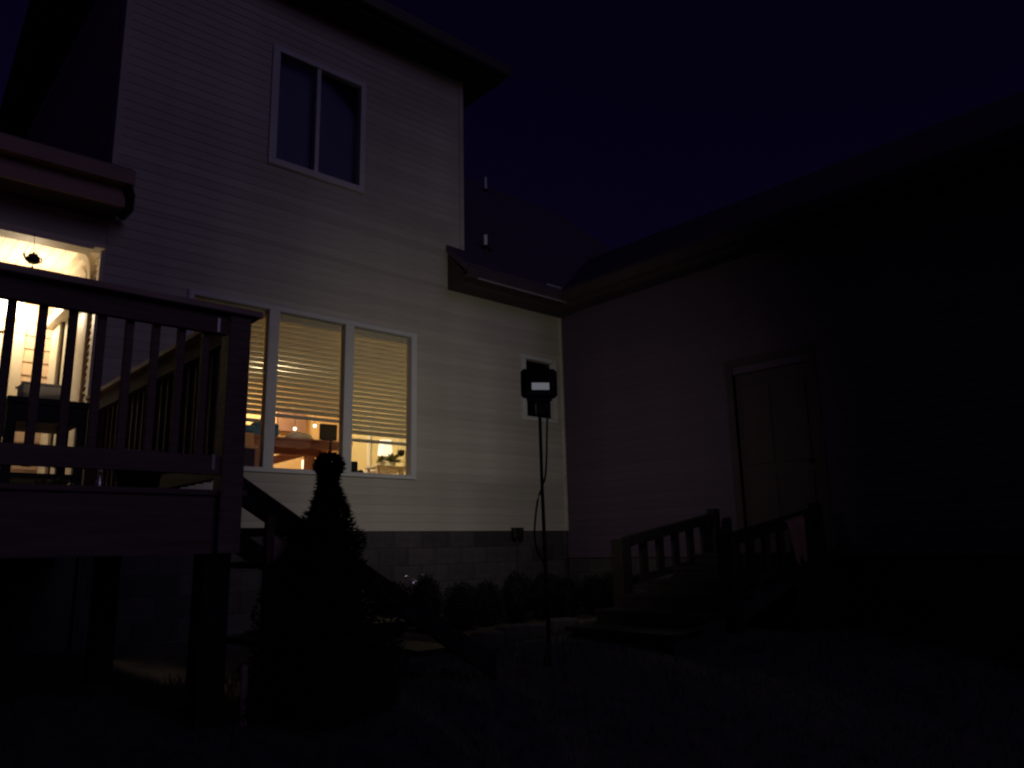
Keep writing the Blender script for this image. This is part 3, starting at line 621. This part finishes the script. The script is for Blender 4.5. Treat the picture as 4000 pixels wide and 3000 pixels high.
fo.data.spot_size = math.radians(136); fo.data.spot_blend = 1.0

# ------------------------------------------------------------------ electrical box on the foundation
t = thing('outlet_box', (7.0, 7.78, 0.11), 'small dark outdoor outlet box at the bottom edge of the siding', 'outlet box')
MB().box(6.925, 7.085, 7.70, 7.779, 0.105, 0.245).build('body', M['black'], t, bevel=.008); box('cover_hinge', M['black'], t, 6.92, 7.09, 7.69, 7.779, 0.245, 0.256)
MB().tube([(7.0, 7.74, .106), (7.0, 7.74, -.5)], .012).build('conduit', M['soffit'], t)

# ------------------------------------------------------------------ steps, landing and railings at the side door
t = thing('side_steps', (7.0, 4.5, -0.82), 'low dark wooden steps with a landing at the side door', 'steps')
lm = MB().box(0, .138, -.60, .60, 0, .03).mesh('landing_board', M['shadewood'], bevel=.003)
for i in range(6): place('landing_board', lm, t, (7.13 + .144 * i, 4.47, -.14))
box('landing_frame', M['shadewood'], t, 7.15, 7.97, 3.90, 5.04, -0.85, -.141)
for k in range(5):
    x1 = 7.14 - .40 * k; z = -.11 - .118 * (k + 1)
    box('tread', M['shadewood'], t, x1 - .42, x1, 3.88, 5.06, z - .04, z, .004); box('riser', M['shadewood'], t, x1 - .03, x1 - .005, 3.92, 5.02, z + .001, z + .075)
for y in (3.90, 5.00): MB().beam((7.14, y, -.30), (5.15, y, -.88), .04, .2).build('stringer', M['shadewood'], t)
def srail(y, lab):
    q = thing('stair_railing', (6.8, y, -0.6), lab, 'railing', 'railings of the side steps')
    box('newel', M['shadewood'], q, 5.90, 6.05, y - .07, y + .07, -0.75, 0.06, .006)
    MB().beam((6.04, y, .03), (7.55, y, .275), .09, .10).build('handrail', M['shadewood'], q); MB().beam((6.04, y, -.36), (7.55, y, -.16), .05, .07).build('lower_rail', M['shadewood'], q)
    box('end_post', M['shadewood'], q, 7.55, 7.66, y - .05, y + .05, -.11, .38, .004)
    for k in range(5):
        x = 6.32 + .27 * k; z = .0 + .162 * (x - 6.04); box('baluster', M['shadewood'], q, x - .05, x + .05, y - .018, y + .018, z - .38, z)
srail(5.08, 'far railing of the side steps with thick posts, dark against the wing wall'); srail(3.86, 'near railing of the side steps, with a towel over it')
mb = MB(); nu, nv = 26, 10; vs = []
for j in range(nv):
    for i in range(nu):
        a = i / (nu - 1); b = j / (nv - 1); wd_ = .34 * (1 - .42 * b); x = 7.06 + (a - .5) * wd_ + .03 * b
        z0 = .235 + .165 * (x - 7.06); z = z0 - b * .46 * (0.9 + .1 * math.sin(a * 9))
        vs.append((x, 3.80 - .018 * math.sin(a * 34) * (0.3 + b) - (.0 if b > 0 else -.03), z))
fs = [(j * nu + i, j * nu + i + 1, (j + 1) * nu + i + 1, (j + 1) * nu + i) for j in range(nv - 1) for i in range(nu - 1)]
o = mb.add(vs, fs).build('hanging_towel', M['cloth'], smooth=True); tag(o, 'dim reddish pleated towel hanging over the near stair railing', 'towel')
md = o.modifiers.new('thickness', 'SOLIDIFY'); md.thickness = .006

# ------------------------------------------------------------------ plants in front
def spruce(c, H, R0):
    t = thing('dwarf_spruce', c, 'dense cone-shaped dwarf spruce with a thin leader in front of the lit window', 'shrub')
    MB().tube([c, (c[0], c[1], c[2] + H * .9)], [.03, .008]).build('trunk', M['bark'], t)
    MB().tube([(c[0], c[1], c[2] + H * .94), (c[0] + .004, c[1], c[2] + H * 1.02), (c[0] + .008, c[1], c[2] + H * 1.075)], [.007, .006, .004]).build('leader', M['bark'], t)
    def prof(s):
        if s > .90: return .028 + .042 * math.sin((s - .90) / .10 * 3.14) ** .8
        if s > .86: return .045
        return min(R0, .045 + .60 * (.86 - s))
    mb = MB()
    lump = [(random.uniform(0, 6.28), random.uniform(0, 1), random.uniform(.6, 1.3)) for _ in range(60)]
    for i in range(22000):
        s = random.random() ** 1.15; z = s * H * .985; a = random.uniform(0, 6.28)
        rr = prof(s)
        f = 1.0 + .13 * math.sin(a * 3 + z * 9) + .10 * math.sin(a * 5 - z * 17) + .08 * math.sin(z * 31 + a)
        rad = rr * f * (random.random() ** .33)
        p = Vector((c[0] + rad * math.cos(a), c[1] + rad * math.sin(a), c[2] + .04 + z))
        d = Vector((math.cos(a), math.sin(a), random.uniform(-.2, .9))) + Vector((random.uniform(-.5, .5), random.uniform(-.5, .5), random.uniform(-.3, .3))); d.normalize()
        l = random.uniform(.02, .045); sd_ = d.cross(Vector((random.uniform(-1, 1), random.uniform(-1, 1), 1))).normalized() * .007
        mb.add([p - sd_, p + sd_, p + d * l], [(0, 1, 2)])
    core = MB()
    for k in range(9):
        s = k / 9; core.ball((c[0], c[1], c[2] + .06 + s * H * .98), prof(min(s, .86)) * .6, None, .12, 10, 6, .1)
    core.build('inner_branches', M['needle'], t); mb.build('needles', M['needle'], t)
spruce((2.085, 3.85, gz(2.085, 3.85)), 1.36, 0.38)
def boxwood(seed, R0, H):
    random.seed(seed); mb = MB()
    for i in range(2600):
        a = random.uniform(0, 6.28); ph = math.acos(random.uniform(-.6, 1)); q = random.random() ** .25 * (1 + .1 * math.sin(3 * a + seed) * math.sin(2 * ph))
        p = Vector((R0 * q * math.sin(ph) * math.cos(a), R0 * q * math.sin(ph) * math.sin(a), H * .5 + H * .5 * q * math.cos(ph)))
        d = Vector((random.uniform(-1, 1), random.uniform(-1, 1), random.uniform(-.4, 1))).normalized(); s = d.cross(Vector((.3, .5, 1))).normalized() * .008
        l = random.uniform(.015, .03); mb.add([p, p + d * l * .5 + s, p + d * l, p + d * l * .5 - s], [(0, 1, 2, 3)])
    core = MB().ball((0, 0, H * .46), R0 * .78, None, H * .45, 12, 8, .06)
    return mb.mesh('foliage', M['leaf']), core.mesh('inner_twigs', M['leaf'])
bw = [boxwood(3, .19, .50), boxwood(5, .18, .52), boxwood(8, .195, .48)]
BX = [4.05, 4.42, 4.80, 5.17, 5.57, 5.95, 6.33, 6.74, 7.1]
ordn = ['leftmost', 'second', 'third', 'fourth', 'fifth', 'sixth', 'seventh', 'eighth', 'rightmost']
for i, x in enumerate(BX):
    y = 6.18 + .04 * math.sin(i * 2.3); z = gz(x, y) + .03
    t = thing('boxwood_bush', (x, y, z), ('%s rounded boxwood in the row below the block foundation' if i in (0, 8) else '%s rounded boxwood from the left in the row below the block foundation') % ordn[i], 'bush', 'boxwoods along the foundation')
    a, b = bw[i % 3]; sc = 1 + .08 * math.sin(i * 1.7)
    for nm, me in (('foliage', a), ('inner_twigs', b)):
        o = bpy.data.objects.new(nm, me); o.location = (x, y, z); o.scale = (1, 1, sc * (1.0 if i < 6 else .93)); o.rotation_euler.z = i * 1.1; link(o, t)
random.seed(21)
# edging stones of the planting bed
t = thing('bed_edging', (5.0, 5.25, -.8), 'row of rough stones edging the planting bed', 'edging')
x = 2.95
while x < 5.7:
    L = random.uniform(.20, .36); y = 5.22 + .08 * math.sin(x * 1.6); h = random.uniform(.10, .15); z = gz(x, y)
    mb = MB().box(x, x + L - .015, y - .07 - random.uniform(0, .02), y + .07, z - .05, z + h); mb.v = [(a + random.uniform(-.01, .01), b + random.uniform(-.012, .012), c + random.uniform(-.012, .012)) for a, b, c in mb.v]
    mb.build('stone', M['stone'], t, bevel=.018); x += L
t = thing('garden_marker', (1.72, 3.98, gz(1.72, 3.98)), 'slim pale stake standing in the dark lawn before the deck', 'stake')
z = gz(1.72, 3.98)
MB().tube([(1.72, 3.98, z - .05), (1.718, 3.98, z + .14), (1.713, 3.98, z + .26)], [.018, .02, .016], 10).build('stem', M['cap'], t); MB().lathe([(.02, 0), (.014, .02), (.003, .03)], (1.713, 3.98, z + .26), 10).build('cap', M['cap'], t)
mb = MB().ball((4.15, 6.02, -.28), .03, .02, .02, 8, 5, .45).ball((4.05, 5.98, -.24), .018, .02, .016, 7, 5, .45).ball((4.24, 6.0, -.235), .016, .012, .012, 7, 5, .4)
tag(mb.build('foil_scrap', M['foil']), 'shiny crumpled foil caught in the tops of the boxwoods', 'foil')
